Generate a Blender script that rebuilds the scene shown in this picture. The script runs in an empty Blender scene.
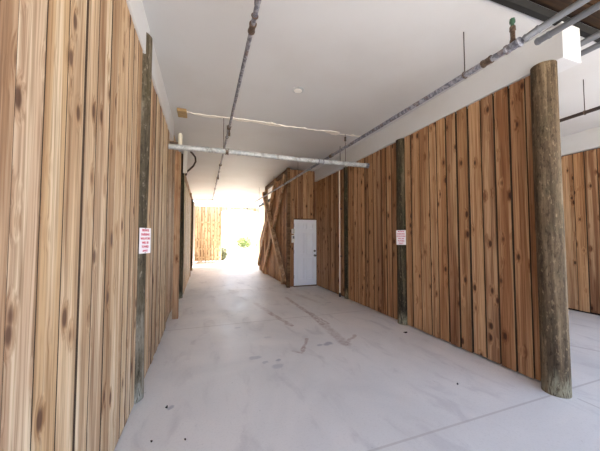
import bpy, bmesh, math, random
from mathutils import Vector, Matrix, noise as mnoise
random.seed(7)
R = math.radians
sc = bpy.context.scene
COL = sc.collection

# ------------------------------------------------------------------ camera
F_PX, VX, VY, CX, CY = 275.0, 204.0, 237.0, 300.0, 225.5
Yc = Vector((VX-CX, VY-CY, F_PX)).normalized()
ux = CX-(F_PX**2+(VY-CY)**2)/(VX-CX)
Xc = Vector((ux-CX, VY-CY, F_PX)).normalized()
Zc = -Xc.cross(Yc)
if Zc.y > 0: Zc = -Zc
def toworld(v): return Vector((Xc.dot(v), Yc.dot(v), Zc.dot(v)))
right, down, fwd = toworld(Vector((1,0,0))), toworld(Vector((0,1,0))), toworld(Vector((0,0,1)))
cam_d = bpy.data.cameras.new('camera'); cam = bpy.data.objects.new('camera', cam_d); COL.objects.link(cam)
M = Matrix((right, -down, -fwd)).transposed().to_4x4(); M.translation = (0, 0, 1.5)
cam.matrix_world = M
cam_d.sensor_fit = 'HORIZONTAL'; cam_d.sensor_width = 36.0; cam_d.lens = F_PX/600*36
cam_d.clip_start = 0.02; cam_d.clip_end = 500
sc.camera = cam

# ------------------------------------------------------------------ sky, sun, exposure
w = bpy.data.worlds.new('sky'); sc.world = w; w.use_nodes = True
nt = w.node_tree; nt.nodes.clear()
sky = nt.nodes.new('ShaderNodeTexSky'); sky.sky_type = 'NISHITA'; sky.sun_disc = False
sky.sun_elevation = R(58); sky.sun_rotation = R(-20); sky.air_density = 0.8; sky.dust_density = 3.0; sky.ozone_density = 0.8
bg = nt.nodes.new('ShaderNodeBackground'); bg.inputs['Strength'].default_value = 0.45
wo = nt.nodes.new('ShaderNodeOutputWorld')
hz = nt.nodes.new('ShaderNodeHueSaturation'); hz.inputs['Saturation'].default_value = 0.75   # hazy, whitish sky
nt.links.new(sky.outputs[0], hz.inputs['Color']); nt.links.new(hz.outputs[0], bg.inputs['Color']); nt.links.new(bg.outputs[0], wo.inputs['Surface'])
sd = bpy.data.lights.new('sun', 'SUN'); sd.energy = 15.0; sd.angle = R(1.0); sd.color = (1.0, 0.94, 0.85)
sun = bpy.data.objects.new('sun', sd); COL.objects.link(sun)
sun.rotation_euler = Vector((-0.15, -0.50, -0.87)).to_track_quat('-Z', 'Y').to_euler()
sun.location = (0, 0, 20)
sc.view_settings.view_transform = 'Standard'; sc.view_settings.look = 'None'
sc.view_settings.gamma = 1.0; sc.view_settings.use_curve_mapping = False
sc.view_settings.exposure = 1.58
sc.cycles.max_bounces = 14; sc.cycles.diffuse_bounces = 10
sc.cycles.sample_clamp_indirect = 0.0

# ------------------------------------------------------------------ node helpers
class NT:
    def __init__(s, name):
        s.m = bpy.data.materials.new(name); s.m.use_nodes = True
        s.t = s.m.node_tree; s.t.nodes.clear()
        s.out = s.t.nodes.new('ShaderNodeOutputMaterial'); s.b = s.t.nodes.new('ShaderNodeBsdfPrincipled')
        s.t.links.new(s.b.outputs[0], s.out.inputs[0])
    def n(s, kind, **kw):
        x = s.t.nodes.new('ShaderNode'+kind)
        for k, v in kw.items(): setattr(x, k, v)
        return x
    def put(s, sock, v):
        if isinstance(v, bpy.types.NodeSocket): s.t.links.new(v, sock)
        elif v is not None: sock.default_value = v
    def math(s, op, a, b=None, c=None, clamp=False):
        x = s.n('Math', operation=op, use_clamp=clamp)
        for i, v in enumerate((a, b, c)):
            if v is not None: s.put(x.inputs[i], v)
        return x.outputs[0]
    def vmath(s, op, a, b=None):
        x = s.n('VectorMath', operation=op); s.put(x.inputs[0], a)
        if b is not None: s.put(x.inputs[1], b)
        return x.outputs['Value'] if op in ('LENGTH', 'DISTANCE', 'DOT_PRODUCT') else x.outputs[0]
    def mix(s, f, a, b, blend='MIX'):
        x = s.n('Mix', data_type='RGBA', blend_type=blend)
        s.put(x.inputs[0], f); s.put(x.inputs[6], a); s.put(x.inputs[7], b)
        return x.outputs[2]
    def ramp(s, f, stops, interp='LINEAR'):
        x = s.n('ValToRGB'); e = x.color_ramp.elements; x.color_ramp.interpolation = interp
        while len(e) < len(stops): e.new(0.5)
        for i, (p, c) in enumerate(stops): e[i].position = p; e[i].color = c if len(c) == 4 else (*c, 1)
        s.put(x.inputs[0], f); return x.outputs[0]
    def noise(s, vec, scale, detail=3, rough=0.5, dist=0.0):
        x = s.n('TexNoise'); s.put(x.inputs['Vector'], vec); x.inputs['Scale'].default_value = scale
        x.inputs['Detail'].default_value = detail; x.inputs['Roughness'].default_value = rough
        x.inputs['Distortion'].default_value = dist; return x.outputs[0]
    def step(s, v, lo, hi):
        x = s.n('MapRange', interpolation_type='SMOOTHSTEP'); s.put(x.inputs[0], v)
        x.inputs[1].default_value = lo; x.inputs[2].default_value = hi; return x.outputs[0]
    def bump(s, h, strength, dist=0.01):
        x = s.n('Bump'); x.inputs['Strength'].default_value = strength; x.inputs['Distance'].default_value = dist
        s.put(x.inputs['Height'], h); s.put(s.b.inputs['Normal'], x.outputs[0])
def srgb(r, g, b):
    f = lambda c: (c/255)/12.92 if c/255 <= 0.04045 else ((c/255+0.055)/1.055)**2.4
    return (f(r), f(g), f(b), 1)
def flat(name, col, rough=0.6, metal=0.0, var=0.12, scale=8.0):
    k = NT(name); co = k.n('TexCoord').outputs['Object']
    f = k.noise(co, scale, 4)
    c2 = tuple(max(0, c*(1-2*var)) for c in col[:3])+(1,)
    k.put(k.b.inputs['Base Color'], k.mix(f, c2, tuple(min(1, c*(1+var)) for c in col[:3])+(1,)))
    k.b.inputs['Roughness'].default_value = rough; k.b.inputs['Metallic'].default_value = metal
    return k.m

def wood(name, stops, pale, dark, pale_amt=0.6, rough=0.65, knots=True, horizontal=False, knot_scale=1.0):
    """softwood boards, each mesh island its own board: grain runs along z (or x when horizontal)"""
    k = NT(name)
    co = k.n('TexCoord').outputs['Object']
    isl = k.n('NewGeometry').outputs['Random Per Island']
    if horizontal:
        mp = k.n('Mapping'); k.put(mp.inputs[0], co); mp.inputs['Rotation'].default_value = (0, R(90), 0); co = mp.outputs[0]
    off = k.n('CombineXYZ'); k.put(off.inputs[2], k.math('MULTIPLY', isl, 87.3)); k.put(off.inputs[0], k.math('MULTIPLY', isl, 13.1))
    p = k.vmath('ADD', co, off.outputs[0])
    # knots
    kn = k.n('TexVoronoi', feature='F1'); sv = k.vmath('MULTIPLY', p, (7.5*knot_scale, 7.5*knot_scale, 3.6*knot_scale)); k.put(kn.inputs['Vector'], sv)
    kn.inputs['Scale'].default_value = 1.0
    kd = kn.outputs['Distance']
    knot = k.math('SUBTRACT', 1.0, k.step(kd, 0.10, 0.20))
    halo = k.math('SUBTRACT', 1.0, k.step(kd, 0.12, 0.40))
    # grain bends round the knots
    dz = k.n('CombineXYZ'); k.put(dz.inputs[0], k.math('MULTIPLY', halo, 0.018)); k.put(dz.inputs[1], k.math('MULTIPLY', halo, 0.018))
    pg = k.vmath('ADD', p, dz.outputs[0])
    streak = k.noise(k.vmath('MULTIPLY', pg, (9, 9, 0.35)), 1.0, 3, 0.55, 0.4)
    fine = k.noise(k.vmath('MULTIPLY', pg, (75, 75, 1.6)), 1.0, 4, 0.6, 0.2)
    ring = k.noise(k.vmath('MULTIPLY', pg, (24, 24, 0.5)), 1.0, 2, 0.5, 1.2)
    base = k.ramp(isl, stops)
    heart = k.noise(k.vmath('MULTIPLY', pg, (7, 7, 0.22)), 1.0, 2, 0.5, 0.3)
    base = k.mix(k.math('MULTIPLY', k.step(heart, 0.46, 0.60), 0.75), base, k.mix(1.0, base, (0.58, 0.47, 0.40, 1), 'MULTIPLY'))
    c = k.mix(k.math('MULTIPLY', k.step(streak, 0.47, 0.62), pale_amt), base, pale)
    c = k.mix(k.math('MULTIPLY', k.step(ring, 0.50, 0.64), 0.6), c, k.mix(1.0, c, (0.56, 0.44, 0.34, 1), 'MULTIPLY'))
    c = k.mix(k.math('MULTIPLY', k.step(fine, 0.44, 0.64), 0.7), c, k.mix(1.0, c, (0.5, 0.41, 0.34, 1), 'MULTIPLY'))
    if knots:
        c = k.mix(k.math('MULTIPLY', halo, 0.5), c, k.mix(1.0, c, (0.6, 0.42, 0.28, 1), 'MULTIPLY'))
        c = k.mix(k.math('MULTIPLY', knot, 0.85), c, dark)
    k.put(k.b.inputs['Base Color'], c)
    k.b.inputs['Roughness'].default_value = rough; k.b.inputs['Specular IOR Level'].default_value = 0.25
    k.bump(k.math('ADD', fine, ring), 0.25, 0.004)
    return k.m

# ------------------------------------------------------------------ materials
M_pale = wood('weathered_pine', [(0.0, srgb(184,150,116)), (0.2, srgb(218,190,154)), (0.4, srgb(192,160,132)), (0.6, srgb(226,200,164)), (0.8, srgb(196,162,122)), (1.0, srgb(212,182,148))],
              srgb(234,216,186), srgb(84,56,42), 0.65)
M_orange = wood('amber_pine', [(0.0, srgb(148,112,80)), (0.2, srgb(196,152,110)), (0.4, srgb(148,110,82)), (0.6, srgb(204,164,124)), (0.8, srgb(160,116,80)), (1.0, srgb(188,144,104))],
              srgb(214,178,138), srgb(50,28,20), 0.5)
M_far = wood('pale_far_pine', [(0.0, srgb(220,202,168)), (0.5, srgb(230,212,178)), (1.0, srgb(224,204,168))], srgb(238,224,196), srgb(150,112,76), 0.6)  # palest of the pine tints, mostly for far-end boards
M_brace = wood('brace_lumber', [(0.0, srgb(206,172,134)), (0.5, srgb(196,160,122)), (1.0, srgb(214,184,146))], srgb(228,204,170), srgb(84,50,32), 0.6, knots=False)
M_beamwood = wood('dark_lumber', [(0.0, srgb(110,80,54)), (1.0, srgb(126,94,66))], srgb(146,116,84), srgb(60,36,24), 0.5, horizontal=True)
M_deck = wood('dark_deck_timber', [(0.0, srgb(60,40,20)), (0.5, srgb(84,54,24)), (1.0, srgb(46,32,20))], srgb(104,72,36), srgb(26,16,10), 0.4, horizontal=True)
M_fascia = flat('dark_flashing', srgb(18,17,17), 0.9)
M_gapshade = flat('board_gap_shade', srgb(74,55,40), 0.9, var=0.25, scale=15)  # dark brown that paints gap shade onto the board edges
M_backing = flat('backing_board', srgb(34,25,18), 0.9)  # near-black, so the gaps between boards read as shaded

def post_mat(name, cols, moss, pale_bottom):
    k = NT(name); co = k.n('TexCoord').outputs['Object']
    a = k.noise(k.vmath('MULTIPLY', co, (14, 14, 0.8)), 1.0, 5, 0.6, 0.5)
    b = k.noise(k.vmath('MULTIPLY', co, (5, 5, 3.0)), 1.0, 4, 0.6)
    f = k.noise(k.vmath('MULTIPLY', co, (55, 55, 9)), 1.0, 5, 0.7, 1.0)
    c = k.ramp(a, [(0.3, cols[0]), (0.5, cols[1]), (0.68, cols[2])])
    c = k.mix(k.math('MULTIPLY', k.step(b, 0.5, 0.66), 0.7), c, moss)
    c = k.mix(k.math('MULTIPLY', k.step(f, 0.48, 0.7), 0.6), c, k.mix(1.0, c, (0.3, 0.28, 0.26, 1), 'MULTIPLY'))
    sp = k.noise(k.vmath('MULTIPLY', co, (38, 38, 14)), 1.0, 4, 0.7)
    c = k.mix(k.math('MULTIPLY', k.step(sp, 0.56, 0.68), 0.7), c, cols[2])
    c = k.mix(k.math('MULTIPLY', k.math('SUBTRACT', 1.0, k.step(sp, 0.34, 0.44)), 0.7), c, k.mix(1.0, c, (0.3, 0.27, 0.25, 1), 'MULTIPLY'))
    z = k.n('SeparateXYZ'); k.put(z.inputs[0], co)
    zz = k.math('ADD', z.outputs[2], k.math('MULTIPLY', k.math('SUBTRACT', a, 0.5), 0.5))
    c = k.mix(k.math('MULTIPLY', k.math('SUBTRACT', 1.0, k.step(zz, 0.02, 0.22)), k.math('MULTIPLY', k.step(f, 0.40, 0.56), 0.8)), c, pale_bottom)
    k.put(k.b.inputs['Base Color'], c); k.b.inputs['Roughness'].default_value = 0.85
    k.b.inputs['Specular IOR Level'].default_value = 0.2
    k.bump(k.math('ADD', f, a), 0.6, 0.01)
    return k.m
M_post = post_mat('bare_piling', [srgb(50,40,30), srgb(92,76,58), srgb(134,116,92)], srgb(80,70,52), srgb(150,142,118))
M_postdark = post_mat('mossy_piling', [srgb(30,26,20), srgb(66,57,43), srgb(118,104,82)], srgb(60,60,40), srgb(170,160,132))
M_postgrey = post_mat('grey_piling', [srgb(44,38,30), srgb(92,82,66), srgb(150,140,124)], srgb(78,70,50), srgb(180,174,160))

def white_mat(name, col, grime, amt):
    k = NT(name); co = k.n('TexCoord').outputs['Object']
    a = k.noise(co, 0.8, 4, 0.55); b = k.noise(co, 14, 5, 0.7)
    c = k.mix(k.math('MULTIPLY', k.step(a, 0.4, 0.75), amt), col, grime)
    c = k.mix(k.math('MULTIPLY', k.step(b, 0.6, 0.8), amt*0.8), c, grime)
    k.put(k.b.inputs['Base Color'], c); k.b.inputs['Roughness'].default_value = 0.6
    return k.m
M_ceil = white_mat('ceiling_paint', srgb(209,210,211), srgb(195,193,191), 0.5)
M_beam = white_mat('beam_paint', srgb(212,213,215), srgb(188,182,174), 0.4)
M_door = white_mat('door_paint', srgb(238,240,246), srgb(226,228,236), 0.3)
M_whiteplastic = flat('white_plastic', srgb(232,230,222), 0.4, var=0.05)
M_cream = flat('cream_plastic', srgb(240,232,212), 0.5, var=0.06)
M_seam = flat('peeling_tape', srgb(246,242,234), 0.6, var=0.04)
M_woodblock = flat('tan_block', srgb(176,146,100), 0.8, var=0.2, scale=20)

def galv(name, c1, c2, rust, amt, scale=6.0):
    k = NT(name); co = k.n('TexCoord').outputs['Object']
    a = k.noise(co, scale, 5, 0.65); b = k.noise(co, scale*2.7, 4, 0.7)
    c = k.mix(k.step(b, 0.42, 0.58), c1, c2)
    c = k.mix(k.math('MULTIPLY', k.step(a, 0.52, 0.64), amt), c, rust)
    k.put(k.b.inputs['Base Color'], c); k.b.inputs['Roughness'].default_value = 0.5; k.b.inputs['Metallic'].default_value = 0.25
    return k.m
M_pipe = galv('sprinkler_pipe', srgb(160,162,172), srgb(104,106,118), srgb(120,92,74), 0.5, 9)
M_pipew = galv('white_flaking_pipe', srgb(206,208,208), srgb(178,182,186), srgb(120,112,106), 0.6, 7)
M_conduit = flat('grey_conduit', srgb(112,115,121), 0.45, var=0.06)
M_rust = galv('rusty_fitting', srgb(104,86,72), srgb(74,60,52), srgb(140,118,96), 0.5, 30)
M_rod = flat('dark_rod', srgb(70,60,56), 0.6, metal=0.3)
M_copper = flat('green_brass', srgb(70,104,84), 0.5, metal=0.3)
M_chrome = flat('brushed_steel', srgb(120,116,112), 0.35, metal=0.9)
M_dark = flat('dark_rubber', srgb(38,34,32), 0.8)
M_white_sign = flat('sign_white', srgb(240,232,234), 0.5, var=0.02)
M_red = flat('sign_red', srgb(204,62,88), 0.5, var=0.02)
M_leaf = flat('dead_leaf', srgb(36,26,22), 0.8)
M_trimwood = flat('sill_wood', srgb(112,84,58), 0.8, var=0.2)
M_lens = flat('frosted_lens', srgb(240,238,232), 0.4, var=0.02)

# concrete floor: blotches, joints, tyre marks, drips
def floor_mat():
    k = NT('concrete'); co = k.n('TexCoord').outputs['Object']
    wob = k.n('CombineXYZ')
    n1 = k.noise(co, 6, 3); n2 = k.noise(co, 7.3, 3)
    k.put(wob.inputs[0], k.math('MULTIPLY', k.math('SUBTRACT', n1, 0.5), 0.10)); k.put(wob.inputs[1], k.math('MULTIPLY', k.math('SUBTRACT', n2, 0.5), 0.10))
    p = k.vmath('ADD', co, wob.outputs[0])
    big = k.noise(co, 0.7, 5, 0.6, 0.6); mid = k.noise(k.vmath('MULTIPLY', co, (2.6, 1.0, 1)), 1.6, 5, 0.6, 0.8); fine = k.noise(co, 60, 4, 0.7); spk = k.noise(co, 22, 3, 0.6)
    c = k.ramp(big, [(0.32, srgb(218,215,211)), (0.5, srgb(229,225,220)), (0.68, srgb(238,233,227))])
    c = k.mix(k.math('MULTIPLY', k.step(mid, 0.52, 0.72), 0.45), c, srgb(194,188,186))
    c = k.mix(k.math('MULTIPLY', k.step(mid, 0.28, 0.42), 0.0), c, srgb(220,216,214))
    c = k.mix(k.math('MULTIPLY', k.step(fine, 0.50, 0.72), 0.22), c, srgb(170,164,158))
    c = k.mix(k.math('MULTIPLY', k.step(spk, 0.68, 0.76), 0.35), c, srgb(150,140,130))
    def capsule(a, b, q):
        a, b = Vector((*a, 0)), Vector((*b, 0)); ab = b-a
        pa = k.vmath('SUBTRACT', q, tuple(a))
        h = k.math('DIVIDE', k.vmath('DOT_PRODUCT', pa, tuple(ab)), ab.length_squared, clamp=True)
        sc_ = k.n('VectorMath', operation='SCALE'); sc_.inputs[0].default_value = tuple(ab); k.put(sc_.inputs['Scale'], h)
        return k.vmath('DISTANCE', pa, sc_.outputs[0])
    brk = k.step(k.noise(co, 13, 4, 0.7), 0.30, 0.60)
    def mark(a, b, wd, col, amt, c, q=p, broken=True):
        m = k.math('MULTIPLY', k.math('SUBTRACT', 1.0, k.step(capsule(a, b, q), wd*0.4, wd)), amt)
        if broken: m = k.math('MULTIPLY', m, brk)
        return k.mix(m, c, col)
    rd = srgb(176,152,142)
    for a, b, wd, amt in [((1.12,6.3),(1.25,5.4),.07,.35), ((1.25,5.4),(1.42,4.5),.06,.75), ((1.95,6.6),(1.97,5.2),.06,.7), ((1.97,5.2),(1.96,4.4),.06,.85),
                       ((2.03,5.2),(2.05,4.4),.03,.7), ((1.96,4.4),(1.9,3.5),.10,.5), ((1.9,3.5),(2.2,3.75),.04,.6), ((1.45,3.85),(1.23,3.42),.035,.85), ((1.23,3.42),(1.13,3.5),.03,.6),
                       ((2.3,6.9),(2.5,5.9),.08,.3)]:
        c = mark(a, b, wd, rd, amt, c)
    gr = srgb(168,166,172)
    for a, r, amt in [((1.64,3.58),.07,.8), ((1.52,3.58),.04,.7), ((.60,3.47),.06,.5), ((.70,3.3),.04,.5), ((.80,3.16),.07,.45), ((.86,3.3),.03,.7), ((.52,4.7),.05,.4), ((-.27,2.72),.025,.7), ((.9,4.1),.05,.3), ((2.7,5.8),.06,.4)]:
        c = mark(a, (a[0]+r*0.8, a[1]+0.01), r, gr, amt, c, broken=False)
    jt = srgb(190,181,175)
    for a, b, wd in [((-1,1.70),(3.15,1.74),.014), ((3.3,1.62),(3.25,-3),.014), ((-1,4.93),(3.3,4.93),.02), ((3.4,1.75),(7.2,1.78),.014), ((-1,8.0),(2.4,8.0),.02), ((4.8,2.45),(5.0,2.0),.03), ((-1,11.1),(2.4,11.1),.02)]:
        c = mark(a, b, wd, jt, 0.6, c, q=k.vmath('ADD', co, k.n('CombineXYZ').outputs[0]), broken=False)
    k.put(k.b.inputs['Base Color'], c)
    k.put(k.b.inputs['Roughness'], k.ramp(mid, [(0.35, (0.42,)*3), (0.65, (0.62,)*3)]))
    k.b.inputs['Specular IOR Level'].default_value = 0.35
    k.bump(k.math('ADD', fine, mid), 0.12, 0.004)
    return k.m
M_floor = floor_mat()
M_ground = flat('pale_sand', srgb(172,166,152), 0.95, var=0.08, scale=3)
def leafy(name, a, b, c):
    k = NT(name); isl = k.n('NewGeometry').outputs['Random Per Island']
    k.put(k.b.inputs['Base Color'], k.ramp(isl, [(0, a), (0.5, b), (1, c)])); k.b.inputs['Roughness'].default_value = 0.6
    return k.m
M_bush = leafy('shrub_leaves', srgb(110,130,66), srgb(150,164,92), srgb(186,190,124))
M_dbush = leafy('dark_leaves', srgb(64,76,48), srgb(104,112,76), srgb(140,140,104))

# ------------------------------------------------------------------ mesh helpers
class MB:
    def __init__(s): s.v = []; s.f = []
    def add(s, vs, fs):
        o = len(s.v); s.v += [tuple(v) for v in vs]; s.f += [tuple(i+o for i in f) for f in fs]
    def box(s, x0, x1, y0, y1, z0, z1):
        s.add([(x0,y0,z0),(x1,y0,z0),(x1,y1,z0),(x0,y1,z0),(x0,y0,z1),(x1,y0,z1),(x1,y1,z1),(x0,y1,z1)],
              [(0,3,2,1),(4,5,6,7),(0,1,5,4),(1,2,6,5),(2,3,7,6),(3,0,4,7)]); return s
    def hexa(s, c8):
        s.add(c8, [(0,3,2,1),(4,5,6,7),(0,1,5,4),(1,2,6,5),(2,3,7,6),(3,0,4,7)]); return s
    def bar(s, p, q, wd, th, side):
        """squared bar from p to q; wd across (in the plane normal to `side`), th along `side`"""
        p, q = Vector(p), Vector(q); d = (q-p).normalized(); n = Vector(side).normalized(); u = d.cross(n).normalized()*wd/2; n = n*th/2
        s.hexa([p-u-n, p+u-n, p+u+n, p-u+n, q-u-n, q+u-n, q+u+n, q-u+n]); return s
    def tube(s, pts, rads, n=14, cap=True):
        pts = [Vector(p) for p in pts]
        if not hasattr(rads, '__len__'): rads = [rads]*len(pts)
        rings = []; up = None
        for i, p in enumerate(pts):
            d = (pts[min(i+1, len(pts)-1)]-pts[max(i-1, 0)]).normalized()
            if up is None: up = d.orthogonal().normalized()
            up = (up-d*up.dot(d)).normalized(); sd_ = d.cross(up)
            rings.append([p+(up*math.cos(t)+sd_*math.sin(t))*rads[i] for t in [2*math.pi*j/n for j in range(n)]])
        vs = [v for r in rings for v in r]; fs = []
        for i in range(len(pts)-1):
            for j in range(n):
                a, b = i*n+j, i*n+(j+1) % n; fs.append((a, b, b+n, a+n))
        if cap: fs += [tuple(reversed(range(n))), tuple(range(len(vs)-n, len(vs)))]
        s.add(vs, fs); return s
    def build(s, name, mat, parent=None, bevel=0.0, smooth=False, origin=None, seg=2):
        me = bpy.data.meshes.new(name)
        o_ = Vector(origin) if origin is not None else Vector((0,0,0))
        me.from_pydata([tuple(Vector(v)-o_) for v in s.v], [], s.f); me.materials.append(mat); me.update()
        bm = bmesh.new(); bm.from_mesh(me); bmesh.ops.recalc_face_normals(bm, faces=bm.faces[:]); bm.to_mesh(me); bm.free()
        if smooth:
            for p in me.polygons: p.use_smooth = True
        ob = bpy.data.objects.new(name, me); COL.objects.link(ob); ob.location = o_
        if parent is not None:
            ob.parent = parent
            ob.location = o_-parent.location if parent.rotation_euler == parent.rotation_euler.__class__() else o_
            pl = Vector(parent.location); pp = parent.parent
            if pp is not None: pl = pl+Vector(pp.location)
            ob.location = o_-pl
        if bevel:
            b = ob.modifiers.new('bevel', 'BEVEL'); b.width = bevel; b.segments = seg; b.limit_method = 'ANGLE'; b.angle_limit = R(40)
        if smooth:
            try:
                me.set_sharp_from_angle(angle=R(40))
            except Exception: pass
        return ob
def tag(o, label, cat, group=None, kind=None):
    o['label'] = label; o['category'] = cat
    if group: o['group'] = group
    if kind: o['kind'] = kind
    return o
def struct(o, label, cat): return tag(o, label, cat, kind='structure')
def empty(name, loc, label=None, cat=None, group=None, kind=None):
    o = bpy.data.objects.new(name, None); COL.objects.link(o); o.location = loc; o.empty_display_size = 0.1
    if label: tag(o, label, cat, group, kind)
    return o
rnd = random.Random(11)

def edges_from(a, b, wd, jit=0.2):
    n = max(1, round((b-a)/wd)); e = [a+(b-a)*i/n for i in range(n+1)]
    return [e[0]]+[v+rnd.uniform(-jit, jit)*wd for v in e[1:-1]]+[e[-1]]
def boards_x(mb, xf, sgn, edges, z0, z1, gap=0.007, th=0.022, relief=0.008, topf=None):
    """upright boards on a wall whose face is x = xf and looks along sgn*x; edges are y positions"""
    for a, b in zip(edges, edges[1:]):
        if b-a < 0.02: continue
        d = rnd.uniform(0, relief); g1, g2 = rnd.uniform(.5, 1.3)*gap/2, rnd.uniform(.5, 1.3)*gap/2
        sk = rnd.uniform(-.003, .003); zb = z0+rnd.uniform(0, .012)
        f0, f1 = xf-sgn*d+rnd.uniform(-.002, .002), xf-sgn*d+rnd.uniform(-.002, .002); bk = -sgn*th
        ta, tb = (z1, z1) if topf is None else (topf(a), topf(b))
        ya, yb = a+g1, b-g2
        mb.hexa([(f0+bk, ya, zb), (f0, ya, zb), (f1, yb, zb), (f1+bk, yb, zb), (f0+bk, ya+sk, ta), (f0, ya+sk, ta), (f1, yb+sk, tb), (f1+bk, yb+sk, tb)])
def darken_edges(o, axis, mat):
    """dark colour on the long edges of upright boards, painting shade into the gaps"""
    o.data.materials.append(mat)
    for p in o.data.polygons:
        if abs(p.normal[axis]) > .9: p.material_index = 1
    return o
def boards_y(mb, yf, edges, z0, z1, gap=0.007, th=0.022, relief=0.006):
    for a, b in zip(edges, edges[1:]):
        d = rnd.uniform(0, relief); zb = z0+rnd.uniform(0, .01)
        mb.box(a+gap/2, b-gap/2, yf+d, yf+d+th, zb, z1)

# ================================================================== SETTING
CEIL = 3.60; BEAM = 3.235
g = MB(); g.box(-60, 60, -60, 120, -0.30, -0.04)
struct(g.build('ground', M_ground), 'pale sandy ground outside beyond the open end of the passage', 'ground')
fl = MB(); fl.box(-1.2, 12, -6, 18.3, -0.20, 0.0)
struct(fl.build('floor', M_floor), 'grey concrete floor with stains and tyre marks running through the passage', 'floor')
# ceiling slab over the passage and the bay beside it
cl = MB(); cl.box(-1.2, 12, 1.66, 16.7, CEIL, CEIL+0.25)
ceiling = struct(cl.build('ceiling', M_ceil), 'white painted flat ceiling over the covered parking passage', 'ceiling')
sm = MB(); xs = [-.30+i*.045 for i in range(77)]
vs = []; fs = []
def seam_off(x, s): return 4.93+0.045*mnoise.noise(Vector((x*3.1, s, 0)))+0.03*mnoise.noise(Vector((x*9.7, s+4, 0)))
for x in xs:
    hw = max(0.008, 0.045+0.07*mnoise.noise(Vector((x*2.2, 9.1, 0)))+0.03*mnoise.noise(Vector((x*11, 2.1, 0))))
    if 2.55 < x < 2.85: hw = 0.004
    dz = 0.012+0.02*abs(mnoise.noise(Vector((x*4, 5, 1))))
    c0 = seam_off(x, 1.7)
    vs += [(x, c0-hw, CEIL-dz), (x, c0+hw, CEIL-0.006), (x, c0-hw, CEIL-0.001), (x, c0+hw, CEIL-0.001)]
for i in range(len(xs)-1):
    a = i*4; b = a+4
    fs += [(a, a+1, b+1, b), (a, b, b+2, a+2), (a+1, a+3, b+3, b+1), (a+2, b+2, b+3, a+3)]
sm.add(vs, fs); so = sm.build('peeling_seam', M_seam, ceiling); so['label'] = 'bright peeling tape along a ceiling joint'
# higher deck with planked underside nearer the camera, its dark edge board
dk = MB()
for i, (a, b) in enumerate(zip(*(lambda e: (e, e[1:]))(edges_from(-1.2, 1.60, .14, .05)))):
    dk.box(-1.2, 12, a+.006, b-.006, 3.68+rnd.uniform(0, .012), 3.74)
dk.box(-1.2, 12, -1.2, 1.66, 3.74, 3.80)
deck = struct(dk.build('deck_soffit', M_deck), 'dark brown planked underside of the deck at the upper right', 'deck')
fa = MB(); fa.box(-1.2, 12, 1.61, 1.66, 3.588, 3.67)
struct(fa.build('trim_1', M_fascia), 'dark edge board between white ceiling and brown deck', 'trim')

# left wall: two board runs with a post let in between, dark backing behind
LE = [-1.2, -1.03, -.86, -.70, -.53, -.36, -.20, -.03, .13, .30, .46, .62, .78, .93, 1.085, 1.25, 1.425, 1.596, 1.76, 1.97, 2.13, 2.27, 2.40, 2.545, 2.69, 2.84]
def panel(name, mat, label, runs, backs, **kw):
    mb = MB()
    for xf, sgn, ed, z0, z1 in runs: boards_x(mb, xf, sgn, ed, z0, z1, **kw)
    o = struct(darken_edges(mb.build(name, mat, bevel=.002), 1, M_gapshade), label, 'wall')
    b = MB()
    for q in backs: b.box(*q)
    if backs: b.build('backing', M_backing, o)
    return o
panel('wall_left_near', M_pale, 'near run of the left wall, tall pale upright pine boards', [(-.560, 1, LE, 0.01, 3.26)], [(-.70, -.625, -1.2, 2.84, 0, 3.24)], gap=.0145, relief=.008, th=.03)
panel('wall_left_middle', M_pale, 'run of pale upright boards on the left wall past the sign post', [(-.565, 1, [3.10]+edges_from(3.24, 5.02, .145, .15), 0.01, 3.26)], [(-.70, -.625, 3.12, 5.02, 0, 3.24)], gap=.012, relief=.010, th=.03)
panel('wall_left_recess', M_pale, 'recessed boards on the left between first stud and dark round post', [(-.60, 1, edges_from(5.02, 7.3, .15), 0.01, 3.58)], [(-.70, -.64, 5.02, 7.3, 0, 3.6)], relief=.012, gap=.01)
panel('wall_left_rear', M_pale, 'recessed boarded left wall deep in the passage past the dark round post', [(-.60, 1, edges_from(7.6, 18.2, .15), 0.01, 3.58)], [(-.70, -.64, 7.6, 18.2, 0, 3.6)], relief=.012, gap=.01)
ol = MB(); ol.box(-1.06, -.98, -1.2, 18.2, 0, CEIL); struct(ol.build('left_light_stop', M_backing), 'unseen dark sheet added behind the left wall boards to stop light leaks', 'wall')  # out of view, added against light leaking in behind the posts
# right wall: two runs between posts
RA = [1.85, 1.96, 2.129, 2.302, 2.47, 2.651, 2.821, 2.995, 3.167, 3.316, 3.517, 3.715, 3.868]
panel('wall_right_near', M_orange, 'near run of orange brown boards from the thick bare post to the sign post', [(3.262, -1, RA, 0.015, 3.233), (3.44, 1, [1.88]+edges_from(2.0, 3.86, .155), 0.015, 3.233)], [(3.335, 3.40, 1.87, 3.86, 0, 3.233)], gap=.020, relief=.014)
panel('wall_right_middle', M_orange, 'run of orange brown boards between the two dark mossy posts', [(3.285, -1, edges_from(4.10, 5.918, .152, .15), 0.015, 3.233)], [(3.335, 3.40, 4.11, 5.91, 0, 3.233)], gap=.016, relief=.012)
panel('wall_right_rear', M_orange, 'run of orange brown boards from the white pipe to the door', [(3.31, -1, edges_from(6.15, 7.93, .15, .15), 0.015, 3.233)], [(3.345, 3.40, 6.16, 7.93, 0, 3.233)], gap=.010)
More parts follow.
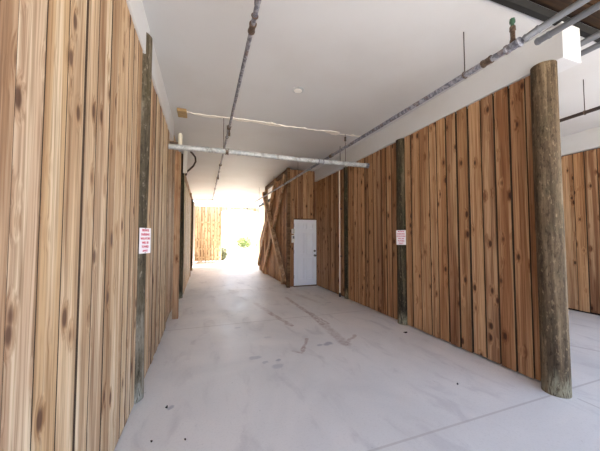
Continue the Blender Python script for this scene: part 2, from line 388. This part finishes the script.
# wall of the next bay
wb = MB(); boards_x(wb, 7.12, -1, edges_from(1.9, 9.0, .19, .08), 0.03, 3.20, gap=.016, relief=.014)
wbo = struct(darken_edges(wb.build('wall_bay', M_orange, bevel=.002), 1, M_gapshade), 'boarded wall across the next parking bay at right edge', 'wall')
bk = MB(); bk.box(7.15, 7.3, 1.9, 9.0, 0, 3.6); bk.build('backing', M_backing, wbo)
b_ = MB(); b_.box(7.06, 7.36, 1.7, 9, BEAM-.02, CEIL); struct(b_.build('trim_2', M_beam, bevel=.008), 'white beam above the next bay wall at right edge', 'beam')
wk = MB(); boards_y(wk, 9.0, edges_from(3.5, 7.1, .16), 0.01, 3.6); struct(wk.build('bay_light_block', M_orange), 'unseen boarded wall added behind the next parking bay to block light', 'wall')  # hidden wall, put in only to keep light out of the bay
# white beams
b_ = MB(); b_.box(3.25, 3.535, 1.60, 7.93, BEAM, CEIL-.004)
struct(b_.build('trim_3', M_beam, bevel=.008), 'long white painted beam along the top of the right wall', 'beam')
b_ = MB(); b_.box(-.86, -.548, -1.2, 3.06, 3.24, CEIL+.02)
struct(b_.build('trim_4', M_beam, bevel=.008), 'white painted beam over the near part of the left wall', 'beam')
b_ = MB(); b_.box(-.88, -.545, 3.16, 5.42, 3.245, CEIL-.004)
struct(b_.build('trim_5', M_beam, bevel=.008), 'white painted beam over the left wall past the post', 'beam')
# door wall
DY = 7.93
wd = MB(); boards_y(wd, DY, [2.40, 2.48, 2.565], 0.01, 3.56); boards_y(wd, DY, edges_from(2.565, 3.33, .15), 2.06, 3.56); boards_y(wd, DY, [3.315, 3.42], 0.01, 3.56)
wdo = struct(darken_edges(wd.build('wall_back', M_orange, bevel=.002), 0, M_gapshade), 'narrow orange boarded wall around the white door', 'wall')
bk = MB(); bk.box(2.44, 3.45, DY+.07, DY+.12, 2.06, 3.58); bk.box(2.42, 2.56, DY+.05, DY+.1, 0, 2.06); bk.build('backing', M_backing, wdo)
# six-panel door
dx0, dx1, dz0, dz1 = 2.575, 3.312, 0.03, 2.03
d = MB(); d.box(dx0, dx1, DY+.012, DY+.05, dz0, dz1)
door = struct(d.build('door_1', M_door, bevel=.003), 'white six panel door at the end of the right wall', 'door')
pn = MB(); wdt = dx1-dx0
for (c0, c1) in ((.16, .45), (.55, .84)):
    for (h0, h1) in ((.085, .42), (.47, .80), (.855, .945)):
        x0, x1, z0, z1 = dx0+wdt*c0, dx0+wdt*c1, dz0+2*h0, dz0+2*h1
        yf = DY+.012
        for (a0, a1, e0, e1) in ((x0, x1, z0, z0+.026), (x0, x1, z1-.026, z1), (x0, x0+.026, z0, z1), (x1-.026, x1, z0, z1)): pn.box(a0, a1, yf-.028, yf+.004, e0, e1)
        pn.box(x0+.045, x1-.045, yf-.008, yf+.004, z0+.045, z1-.045)
pn.build('panel', M_door, door, bevel=.005)
kb = MB(); kb.tube([(3.25, DY+.012, .93), (3.25, DY-.02, .93), (3.25, DY-.03, .93), (3.25, DY-.06, .93), (3.25, DY-.075, .93)], [.033, .033, .012, .03, .02], 16); kb.build('door_knob', M_chrome, door, smooth=True)
kb = MB(); kb.tube([(3.25, DY+.012, 1.07), (3.25, DY-.015, 1.07), (3.25, DY-.025, 1.07)], [.032, .032, .024], 16); kb.build('deadbolt', M_chrome, door, smooth=True)
for z in (.25, 1.0, 1.8):
    hg = MB(); hg.box(dx0-.012, dx0+.004, DY-.002, DY+.02, z, z+.10); hg.build('hinge', M_chrome, door)
sl = MB(); sl.box(dx0-.01, dx1+.01, DY-.01, DY+.06, 0.0, .03); sl.build('sill', M_trimwood, door)
fr = MB(); fr.box(dx0-.03, dx1+.01, DY+.004, DY+.05, 2.03, 2.06); fr.box(dx0-.02, dx0-.003, DY+.004, DY+.05, .03, 2.03); fr.build('door_frame', M_trimwood, door)
# side wall of the store room, top cut on a slant, timber braces on it
SX = 2.40
def top_store(y): return 3.50 if y < 9.5 else max(1.35, 3.50-(y-9.5)*(2.15/3.05))
ws = MB(); boards_x(ws, SX, -1, edges_from(7.95, 12.55, .15), 0.01, 3.5, gap=.008, topf=top_store)
wst = struct(darken_edges(ws.build('wall_store', M_orange, bevel=.002), 1, M_gapshade), 'slant topped boarded side wall with crossed timber braces beside the door', 'wall')
bk = MB()
bk.box(SX+.035, SX+.06, 8.0, 9.5, 0, 3.45)
bk.hexa([(SX+.035, 9.5, 0), (SX+.06, 9.5, 0), (SX+.06, 12.5, 0), (SX+.035, 12.5, 0), (SX+.035, 9.5, 3.45), (SX+.06, 9.5, 3.45), (SX+.06, 12.5, 1.3), (SX+.035, 12.5, 1.3)])
bk.build('backing', M_backing, wst)
for nm, p, q, wdh, xx in (('brace', (11.05, 3.28), (8.05, .12), .16, SX-.105), ('brace', (8.15, 3.42), (11.35, .05), .18, SX-.055), ('brace', (9.3, 3.5), (12.5, .25), .17, SX-.055)):
    b2 = MB(); b2.bar((xx, p[0], p[1]), (xx, q[0], q[1]), wdh, .14 if q[0] < 9 else .075, (1, 0, 0)); b2.build(nm, M_brace, wst, bevel=.003)
b2 = MB(); b2.box(SX-.06, SX+.05, 11.0, 11.13, 0.0, 3.44); b2.build('corner_post', M_brace, wst, bevel=.004)
b2 = MB(); b2.box(SX-.07, SX+.03, 7.84, 7.95, 0.0, 3.58); b2.build('corner_post', M_beamwood, wst, bevel=.004)
b2 = MB(); b2.box(SX-.055, SX+.05, 7.95, 11.1, 3.44, 3.57); b2.build('top_rail', M_beamwood, wst, bevel=.004)
b2 = MB(); b2.box(SX+.4, SX+.5, 9.2, 9.3, 0, 3.5); b2.build('inner_stud', M_backing, wst)
# pale wall beyond on the right, far end
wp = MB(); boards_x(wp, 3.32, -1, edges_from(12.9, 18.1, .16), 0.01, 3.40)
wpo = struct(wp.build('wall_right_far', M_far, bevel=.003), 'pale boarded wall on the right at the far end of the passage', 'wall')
bk = MB(); bk.box(3.36, 3.5, 8.1, 18.1, 0, 3.6); bk.build('backing', M_backing, wpo)
# arched header at the far opening
hd = MB(); n = 24; xa, xb = .93, 3.32
vs = []; fs = []
for i in range(n+1):
    t = i/n; x = xa+(xb-xa)*t; zb = 3.05+.20*math.sin(math.pi*t)**.6
    vs += [(x, 17.75, zb), (x, 17.75, 3.40), (x, 17.83, zb), (x, 17.83, 3.40)]
for i in range(n):
    a = i*4; b = a+4; fs += [(a, b, b+1, a+1), (a+2, a+3, b+3, b+2), (a, a+2, b+2, b), (a+1, b+1, b+3, a+3)]
fs += [(0, 1, 3, 2), (n*4, n*4+2, n*4+3, n*4+1)]
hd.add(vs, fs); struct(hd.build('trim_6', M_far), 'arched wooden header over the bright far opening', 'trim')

# ================================================================== THINGS
# round timber posts
def post(name, x, y, r, ztop, mat, label, seed, group='round timber posts'):
    mb = MB(); nr, nz = 28, 34; vs = []; fs = []
    for k in range(nz+1):
        z = ztop*k/nz
        for j in range(nr):
            t = 2*math.pi*j/nr; c, s_ = math.cos(t), math.sin(t)
            rr = r*(1.0-.05*z/ztop)*(1+.035*mnoise.noise(Vector((c*1.3+seed, s_*1.3, z*.6)))+.02*mnoise.noise(Vector((c*5+seed, s_*5, z*1.2))))
            wx = .008*math.sin(z*1.3+seed); vs.append((x+wx+rr*c, y+rr*s_, z))
    for k in range(nz):
        for j in range(nr):
            a = k*nr+j; b = k*nr+(j+1) % nr; fs.append((a, b, b+nr, a+nr))
    fs += [tuple(reversed(range(nr))), tuple(range(nz*nr, nz*nr+nr))]
    mb.add(vs, fs); return tag(mb.build(name, mat, smooth=True, origin=(x, y, 0)), label, 'post', group)
post('timber_post', 3.235, 1.757, .110, BEAM-.003, M_post, 'thick bare round timber post at the near end of the right wall', 1.3)
post('timber_post', 3.312, 3.985, .105, BEAM-.003, M_postdark, 'dark mossy round post carrying a sign in the right wall', 4.1)
post('timber_post', 3.37, 6.035, .105, BEAM-.003, M_postdark, 'dark round post beside the thin white pipe on the right wall', 7.7)
post('timber_post', -.622, 2.975, .11, 3.46, M_postgrey, 'grey weathered round post carrying a sign in the left wall', 9.9)
post('timber_post', -.60, 7.45, .12, 3.58, M_postdark, 'dark round post behind the first stud on the left side', 12.4)

# studs standing along the left side
def stud(x0, x1, y0, y1, z, label, mat=M_pale):
    mb = MB(); mb.box(x0, x1, y0, y1, 0, z)
    return tag(mb.build('wall_stud', mat, bevel=.005, origin=((x0+x1)/2, (y0+y1)/2, 0)), label, 'stud', 'upright studs along the left side')
M_stud = wood('stud_lumber', [(0.0, srgb(178,138,104)), (1.0, srgb(190,150,114))], srgb(212,180,144), srgb(96,56,36), 0.4)
stud(-.53, -.43, 5.56, 5.66, 3.10, 'pinkish square stud standing nearest on the left beyond the boards', M_stud)
stud(-.55, -.49, 7.85, 11.2, 2.95, 'pale flat board panel behind the dark round post at left', M_far)
stud(-.55, -.47, 11.3, 11.4, 3.2, 'narrow stud halfway down the left side', M_stud)
stud(-.55, -.47, 13.2, 13.32, 3.2, 'dark narrow stud far down the left side', M_postdark)
stud(-.56, -.46, 15.4, 15.55, 3.35, 'white painted stud farthest down the left side', M_beam)

# notices on the posts
def notice(name, c, nrm, w_, h_, label):
    nrm = Vector(nrm).normalized(); e = empty(name, c, label, 'sign')
    e.rotation_euler = (0, 0, math.atan2(nrm.y, nrm.x)+math.pi/2)   # local -y faces out
    me = MB(); me.box(-w_/2, w_/2, -.003, .003, -h_/2, h_/2)
    def child(mb, nm, mat, bev=0):
        o = mb.build(nm, mat, bevel=bev); o.parent = e; o.location = (0, 0, 0); return o
    child(me, 'panel', M_white_sign, .0015)
    for i, (t, s_) in enumerate((('PRIVATE', .98), ('PARKING', 1.05), ('VIOLATORS', .92), ('WILL BE', .95), ('TOWED', 1.0), ('AWAY', .9))):
        cu = bpy.data.curves.new('lettering', 'FONT'); cu.body = t; cu.align_x = 'CENTER'; cu.align_y = 'CENTER'; cu.extrude = .0008; cu.offset = .0008
        cu.size = .031*s_*h_/.25; cu.materials.append(M_red)
        tmp = bpy.data.objects.new('lettering', cu); COL.objects.link(tmp); bpy.context.view_layer.update()
        me2 = bpy.data.meshes.new_from_object(tmp.evaluated_get(bpy.context.evaluated_depsgraph_get())); bpy.data.objects.remove(tmp); bpy.data.curves.remove(cu)
        o = bpy.data.objects.new('lettering', me2); COL.objects.link(o); o.parent = e
        o.location = (0, -.0042, h_*(.40-.16*i)); o.rotation_euler = (R(90), 0, 0); o.scale = (w_/.172, 1, 1)
    for z in (h_*.47, -h_*.47):
        s2 = MB(); s2.tube([(0, -.006, z), (0, .02, z)], .004, 8); child(s2, 'screw', M_rod)
    return e
notice('warning_sign', (-.516, 2.885, 1.466), (.87, -.5, 0), .14, .235, 'small white sign with red lettering on the left wall post')
notice('warning_sign', (3.190, 3.885, 1.492), (-.86, -.5, 0), .165, .25, 'small white sign with red lettering on the right wall post')

# sprinkler pipe overhead on the left
def collar(nm, p, d, r, ln, mat, par):
    p, d = Vector(p), Vector(d).normalized(); a, b = p-d*ln/2, p+d*ln/2
    return MB().tube([a, a+d*ln*.15, a+d*ln*.16, b-d*ln*.16, b-d*ln*.15, b], [r, r, r*.86, r*.86, r, r], 14).build(nm, mat, par, smooth=True)
def rod(nm, p, q, r, mat, par): return MB().tube([p, q], r, 8).build(nm, mat, par, smooth=True)
def hanger(p, zc, par, rp):
    """threaded rod, ring round the pipe and a plate on the ceiling"""
    x, y, z = p
    o = rod('hanger_rod', (x, y, z+rp), (x, y, zc), .005, M_rod, par)
    t = MB(); t.tube([(x+(rp+.004)*math.cos(a), y, z+(rp+.004)*math.sin(a)) for a in [2*math.pi*i/16 for i in range(17)]], .006, 6); t.build('hanger_ring', M_rust, o, smooth=True)
    return o
P0, P1 = Vector((.375, 1.75, 3.34)), Vector((.40, 17.2, 3.46))
def lp(t): return P0.lerp(P1, t)
def ly(y): return lp((y-P0.y)/(P1.y-P0.y))
r_l = .021
e = empty('sprinkler_pipe', P0, 'slim grey sprinkler pipe running down the middle of the ceiling', 'pipe')
MB().tube([P0-Vector((0, 1.6, .01)), P0]+[ly(y)+Vector((0, 0, .006*math.sin(y))) for y in (3, 4.9, 6, 8, 10, 12, 14, 17.2)], r_l, 14).build('pipe', M_pipe, e, smooth=True)
for y in (2.36, 4.75, 7.4, 9.1, 11.3): collar('coupling', ly(y), P1-P0, r_l*1.55, .10, M_rust, e)
for y in (2.22, 5.25, 8.2, 10.2, 12.5, 15): hanger(tuple(ly(y)), CEIL, e, r_l)
for y in (4.72, 8.6):
    p = ly(y); rod('drop_nipple', tuple(p), (p.x, p.y, p.z-.12), .012, M_rod, e); collar('sprinkler_head', (p.x, p.y, p.z-.13), (0, 0, 1), .020, .05, M_rust, e)
# white flaking pipe across the passage
cy_ = 4.93
e = empty('cross_pipe', (-.6, cy_, 2.995), 'thick white flaking pipe crossing the passage from wall to wall', 'pipe')
MB().tube([(-.60, cy_, 2.99), (.4, cy_, 3.0), (1.7, cy_, 2.985), (3.22, cy_, 2.995)], .046, 20).build('pipe', M_pipew, e, smooth=True)
collar('end_cap', (3.20, cy_, 2.995), (1, 0, 0), .056, .07, M_pipe, e)
collar('coupling', (2.15, cy_, 2.988), (1, 0, 0), .054, .12, M_pipe, e)
collar('clamp', (.36, cy_, 2.995), (1, 0, 0), .056, .05, M_rust, e)
hanger((2.70, cy_, 2.99), CEIL, e, .046); collar('rod_anchor', (2.70, cy_, 3.50), (0, 0, 1), .022, .08, M_rod, e)
rod('hanger_rod', (.30, cy_, 3.035), (.30, cy_, 3.59), .005, M_rod, e)
rod('hanger_rod', (2.58, cy_, 3.03), (2.58, cy_, 3.34), .006, M_rod, e)
# sprinkler pipe along the right, hung on rods
def rx(y): return Vector((2.5-(y-1.6)*.032, y, 3.15-(y-1.6)*.006))
e = empty('sprinkler_pipe', tuple(rx(1.58)), 'flaking grey sprinkler pipe hung on rods above the right wall', 'pipe')
MB().tube([rx(y) for y in (1.56, 3, 4.9, 7, 9, 11, 12.8, 14.3)], .027, 16).build('pipe', M_pipe, e, smooth=True)
for y in (2.03, 6.85, 9.2, 11.5, 13.4): hanger(tuple(rx(y)), CEIL, e, .027)
for y in (1.80, 4.95, 8.0): collar('coupling', rx(y), (0, 1, 0), .036, .09, M_rust, e)
p = rx(1.575); collar('tee', (p.x, p.y, p.z), (0, 1, 0), .040, .12, M_pipe, e)
MB().tube([p, (p.x, p.y, p.z+.05), (p.x, p.y, p.z+.06), (p.x, p.y, p.z+.13), (p.x, p.y, p.z+.135), (p.x, p.y, p.z+.17)], [.024, .024, .018, .018, .024, .022], 14).build('riser', M_rust, e, smooth=True)
riser = [c for c in e.children if c.name.startswith('riser')][0]
MB().tube([(p.x, p.y, p.z+.17), (p.x, p.y, p.z+.20), (p.x, p.y, p.z+.205), (p.x, p.y, p.z+.225), (p.x, p.y, p.z+.23), (p.x, p.y, p.z+.24)], [.016, .012, .022, .022, .010, .020], 14).build('sprinkler_head', M_copper, riser, smooth=True)
p = rx(14.3); MB().tube([p, (p.x, p.y, p.z-.20)], .024, 12).build('drop_nipple', M_pipe, e, smooth=True)
# grey conduits running on under the deck
def conduit(pts, r, label):
    e = MB().tube(pts, r, 18).build('conduit', M_conduit, smooth=True, origin=pts[0]); tag(e, label, 'conduit', 'grey conduits under the deck')
    dd = (Vector(pts[1])-Vector(pts[0])).normalized(); c = collar('coupling', Vector(pts[0])+dd*.06, dd, r*1.2, .10, M_conduit, e); return e
conduit([(2.508, 1.498, 3.155), (2.535, 1.44, 3.18), (2.60, 1.30, 3.227), (2.60, .6, 3.23), (2.60, -.9, 3.23)], .026, 'grey conduit leading on from the sprinkler tee, higher of the front pair')
conduit([(2.85, 1.60, 3.282), (2.85, 1.3, 3.282), (2.85, .6, 3.282), (2.85, -.9, 3.282)], .027, 'grey conduit crossing the beam end, lower of the front pair')
conduit([(3.64, 2.2, 3.49), (3.64, -.9, 3.49)], .030, 'grey conduit emerging behind the beam end, upper of the rear pair')
conduit([(3.82, 2.2, 3.48), (3.82, -.9, 3.48)], .030, 'grey conduit emerging behind the beam end, lower of the rear pair')
# pipe with rods in the next bay
e = empty('sprinkler_pipe', (4.75, 2.1, 3.15), 'dark thin pipe hung from one rod in the next bay', 'pipe')
MB().tube([(4.75, 1.7, 3.15), (4.75, 8.5, 3.15)], .024, 14).build('pipe', M_rod, e, smooth=True); hanger((4.75, 2.14, 3.15), CEIL, e, .024); hanger((4.75, 5.4, 3.15), CEIL, e, .024)
# thin conduit across the far ceiling
e = MB().tube([(-.55, 14.6, 3.37), (.4, 14.6, 3.385), (2.06, 14.6, 3.35), (3.1, 14.6, 3.33)], .014, 10).build('conduit', M_conduit, smooth=True, origin=(-.55, 14.6, 3.37)); tag(e, 'thin grey line crossing the bright far ceiling', 'conduit')
for x in (1.0, 2.4): rod('hanger_rod', (x, 14.6, 3.36), (x, 14.6, CEIL), .006, M_conduit, e)
# slender white pipe up the right wall
e = empty('drain_pipe', (3.245, 6.26, 0), 'slender white pipe standing against the right wall', 'pipe')
MB().tube([(3.245, 6.26, .08), (3.25, 6.26, 1.5), (3.25, 6.26, 3.225)], .0145, 12).build('pipe', M_cream, e, smooth=True)
MB().tube([(3.245, 6.26, 0), (3.245, 6.26, .10)], .024, 12).build('foot', M_rod, e, smooth=True)
for z in (1.0, 2.2): MB().box(3.255, 3.315, 6.245, 6.275, z, z+.03).build('strap', M_rod, e)
# downlight
e = empty('downlight', (1.24, 3.64, CEIL), 'small round recessed white light in the ceiling', 'light')
MB().tube([(1.24, 3.64, CEIL), (1.24, 3.64, CEIL-.008), (1.24, 3.64, CEIL-.014)], [.085, .085, .066], 32).build('trim_ring', M_pipew, e, smooth=True)
MB().tube([(1.24, 3.64, CEIL-.010), (1.24, 3.64, CEIL-.019), (1.24, 3.64, CEIL-.022)], [.060, .055, .02], 32).build('lens', M_lens, e, smooth=True)
# small fittings at the left
e = MB().box(-.445, -.30, 4.79, 5.06, CEIL-.05, CEIL).build('ceiling_block', M_woodblock, bevel=.008, origin=(-.37, 4.9, CEIL)); tag(e, 'small tan wooden block on the ceiling above the left end of the cross pipe', 'block')
e = MB().tube([(-.42, 5.2, 3.10), (-.42, 5.2, 3.30), (-.42, 5.2, 3.325)], [.036, .036, .02], 16).build('pipe_stub', M_cream, smooth=True, origin=(-.42, 5.2, 3.1)); tag(e, 'short cream capped pipe behind the left end of the cross pipe', 'pipe')
MB().box(-.60, -.42, 5.185, 5.215, 3.13, 3.16).build('bracket', M_rust, e)
pts = [(-.44, 7.2, 3.00), (-.42, 7.2, 3.09), (-.35, 7.2, 3.16), (-.27, 7.2, 3.25), (-.22, 7.2, 3.36), (-.23, 7.2, 3.47), (-.29, 7.2, 3.55), (-.34, 7.2, CEIL)]
e = MB().tube(pts, .022, 12).build('bent_pipe', M_rod, smooth=True, origin=pts[0]); tag(e, 'dark bent pipe curving out near the ceiling on the left', 'pipe')
MB().box(-.50, -.41, 7.12, 7.2, 3.05, CEIL).build('mounting_box', M_whiteplastic, e, bevel=.01)
# boxes beside the door
e = MB().box(2.495, 2.585, DY-.045, DY+.004, 1.60, 1.745).build('wall_box', M_whiteplastic, bevel=.006, origin=(2.54, DY, 1.6)); tag(e, 'upper small white box on boards left of the door', 'box', 'white boxes left of the door')
for z in (1.63, 1.67, 1.71): MB().box(2.515, 2.57, DY-.048, DY-.044, z, z+.012).build('slot', M_rod, e)
e = MB().box(2.495, 2.580, DY-.045, DY+.004, 1.33, 1.56).build('wall_box', M_whiteplastic, bevel=.006, origin=(2.54, DY, 1.33)); tag(e, 'lower small white box on boards left of the door', 'box', 'white boxes left of the door')
MB().box(2.515, 2.57, DY-.048, DY-.044, 1.45, 1.53).build('cover', M_conduit, e)

# fence panel at the far end and the low pickets before it
e = empty('fence_panel', (.2, 17.8, 0), 'tall pale board fence panel at the far left end of the passage', 'fence')
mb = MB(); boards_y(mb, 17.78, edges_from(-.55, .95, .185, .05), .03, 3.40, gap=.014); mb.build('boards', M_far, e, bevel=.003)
MB().box(-.55, .95, 17.805, 17.83, .03, 3.4).build('gap_backing', M_gapshade, e)  # added sheet: stops backlight, its dark colour paints shade between boards
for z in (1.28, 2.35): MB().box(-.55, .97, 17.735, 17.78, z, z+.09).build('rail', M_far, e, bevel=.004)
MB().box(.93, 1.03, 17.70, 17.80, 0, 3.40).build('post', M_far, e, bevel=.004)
e = empty('picket_fence', (.2, 17.4, 0), 'low row of pickets standing before the tall fence panel', 'fence')
mb = MB()
for i in range(7):
    x = -.36+i*.20; mb.hexa([(x, 17.44, .02), (x+.11, 17.44, .02), (x+.11, 17.46, .02), (x, 17.46, .02), (x+.02, 17.44, 1.0+.04*(i % 2)), (x+.09, 17.44, 1.0+.04*(i % 2)), (x+.09, 17.46, 1.0+.04*(i % 2)), (x+.02, 17.46, 1.0+.04*(i % 2))])
mb.build('pickets', M_far, e, bevel=.002)
for z in (.25, .75): MB().box(-.40, .98, 17.465, 17.50, z, z+.07).build('rail', M_far, e)
b3 = MB(); b3.bar((-.42, 17.2, .9), (-.18, 17.3, .02), .09, .03, (0, 1, 0)); tag(b3.build('leaning_board', M_far, origin=(-.18, 17.3, 0)), 'short pale board leaning at the left of the low pickets', 'board')

# plants outside
def bush(name, c, rad, n, leaf, mat, label, seed, group=None):
    r2 = random.Random(seed); mb = MB()
    for i in range(n):
        v = Vector((r2.gauss(0, 1), r2.gauss(0, 1), r2.gauss(0, 1))).normalized()*(r2.random()**.4)
        p = Vector((v.x*rad[0], v.y*rad[1], max(-.97, v.z)*rad[2]))*(1+.25*mnoise.noise(v*2+Vector((seed, 0, 0))))
        u = Vector((r2.gauss(0, 1), r2.gauss(0, 1), r2.gauss(0, 1))).normalized(); w2 = u.orthogonal().normalized(); l = leaf*r2.uniform(.6, 1.3)
        q = p+Vector(c); mb.add([q-u*l, q+w2*l*.4, q+u*l, q-w2*l*.4], [(0, 1, 2, 3)])
    e = mb.build(name, mat, origin=(c[0], c[1], c[2]-rad[2])); tag(e, label, 'shrub', group)
    st = MB()
    for k in range(5):
        a = k*1.26; st.tube([(c[0]+.05*math.cos(a), c[1]+.05*math.sin(a), c[2]-rad[2]-.03), (c[0]+.5*rad[0]*math.cos(a), c[1]+.5*rad[1]*math.sin(a), c[2]+.3*rad[2])], [.02, .008], 6)
    st.build('stems', M_beamwood, e)
    return e
bush('round_shrub', (1.16, 18.6, .43), (.30, .28, .44), 900, .07, M_dbush, 'dark round shrub just outside beside the fence panel', 3)
bush('leafy_shrub', (5.2, 38, .75), (1.15, .9, .78), 1500, .13, M_bush, 'pale green shrub far outside, taller one on the left', 5)
bush('leafy_shrub', (7.9, 39.5, .40), (1.0, .6, .45), 1200, .12, M_bush, 'pale green low shrub far outside toward the right', 6)
bush('leafy_shrub', (10.6, 42, .7), (.8, .6, .7), 700, .12, M_bush, 'small faint shrub far outside close to the slanted wall', 8)

# litter on the floor
def leaf(p, s, label, seed):
    r2 = random.Random(seed); mb = MB(); x, y = p; n = 9
    top = [(x+s*math.cos(2*math.pi*i/n)*r2.uniform(.5, 1.1), y+.6*s*math.sin(2*math.pi*i/n)*r2.uniform(.5, 1.1), .006+.018*r2.random()) for i in range(n)]
    vs = top+[(a, b, c-.004) for a, b, c in top]+[(x, y, .02), (x, y, .003)]
    fs = [(i, (i+1) % n, 2*n) for i in range(n)]+[(n+(i+1) % n, n+i, 2*n+1) for i in range(n)]+[(i, n+i, n+(i+1) % n, (i+1) % n) for i in range(n)]
    mb.add(vs, fs); return tag(mb.build('dead_leaf', M_leaf, origin=(x, y, 0)), label, 'leaf', 'dead leaves on the concrete')
leaf((3.0, 3.58), .045, 'dark curled leaf on concrete just before the right sign post', 1)
leaf((2.45, 2.17), .011, 'tiny dark speck of leaf on concrete left of the thick post', 2)
leaf((-.11, 2.25), .009, 'tiny dark leaf on concrete in the lower left foreground', 3)
leaf((-.34, 2.31), .009, 'tiny dark leaf at the foot of the left wall', 4)
leaf((-.29, 2.72), .012, 'tiny dark leaf a little farther out along the left wall', 5)
e = MB().box(3.18, 3.25, 5.52, 5.60, 0, .02).build('paper_scrap', M_whiteplastic, origin=(3.2, 5.55, 0)); tag(e, 'little white scrap on the floor at the right wall foot', 'scrap')
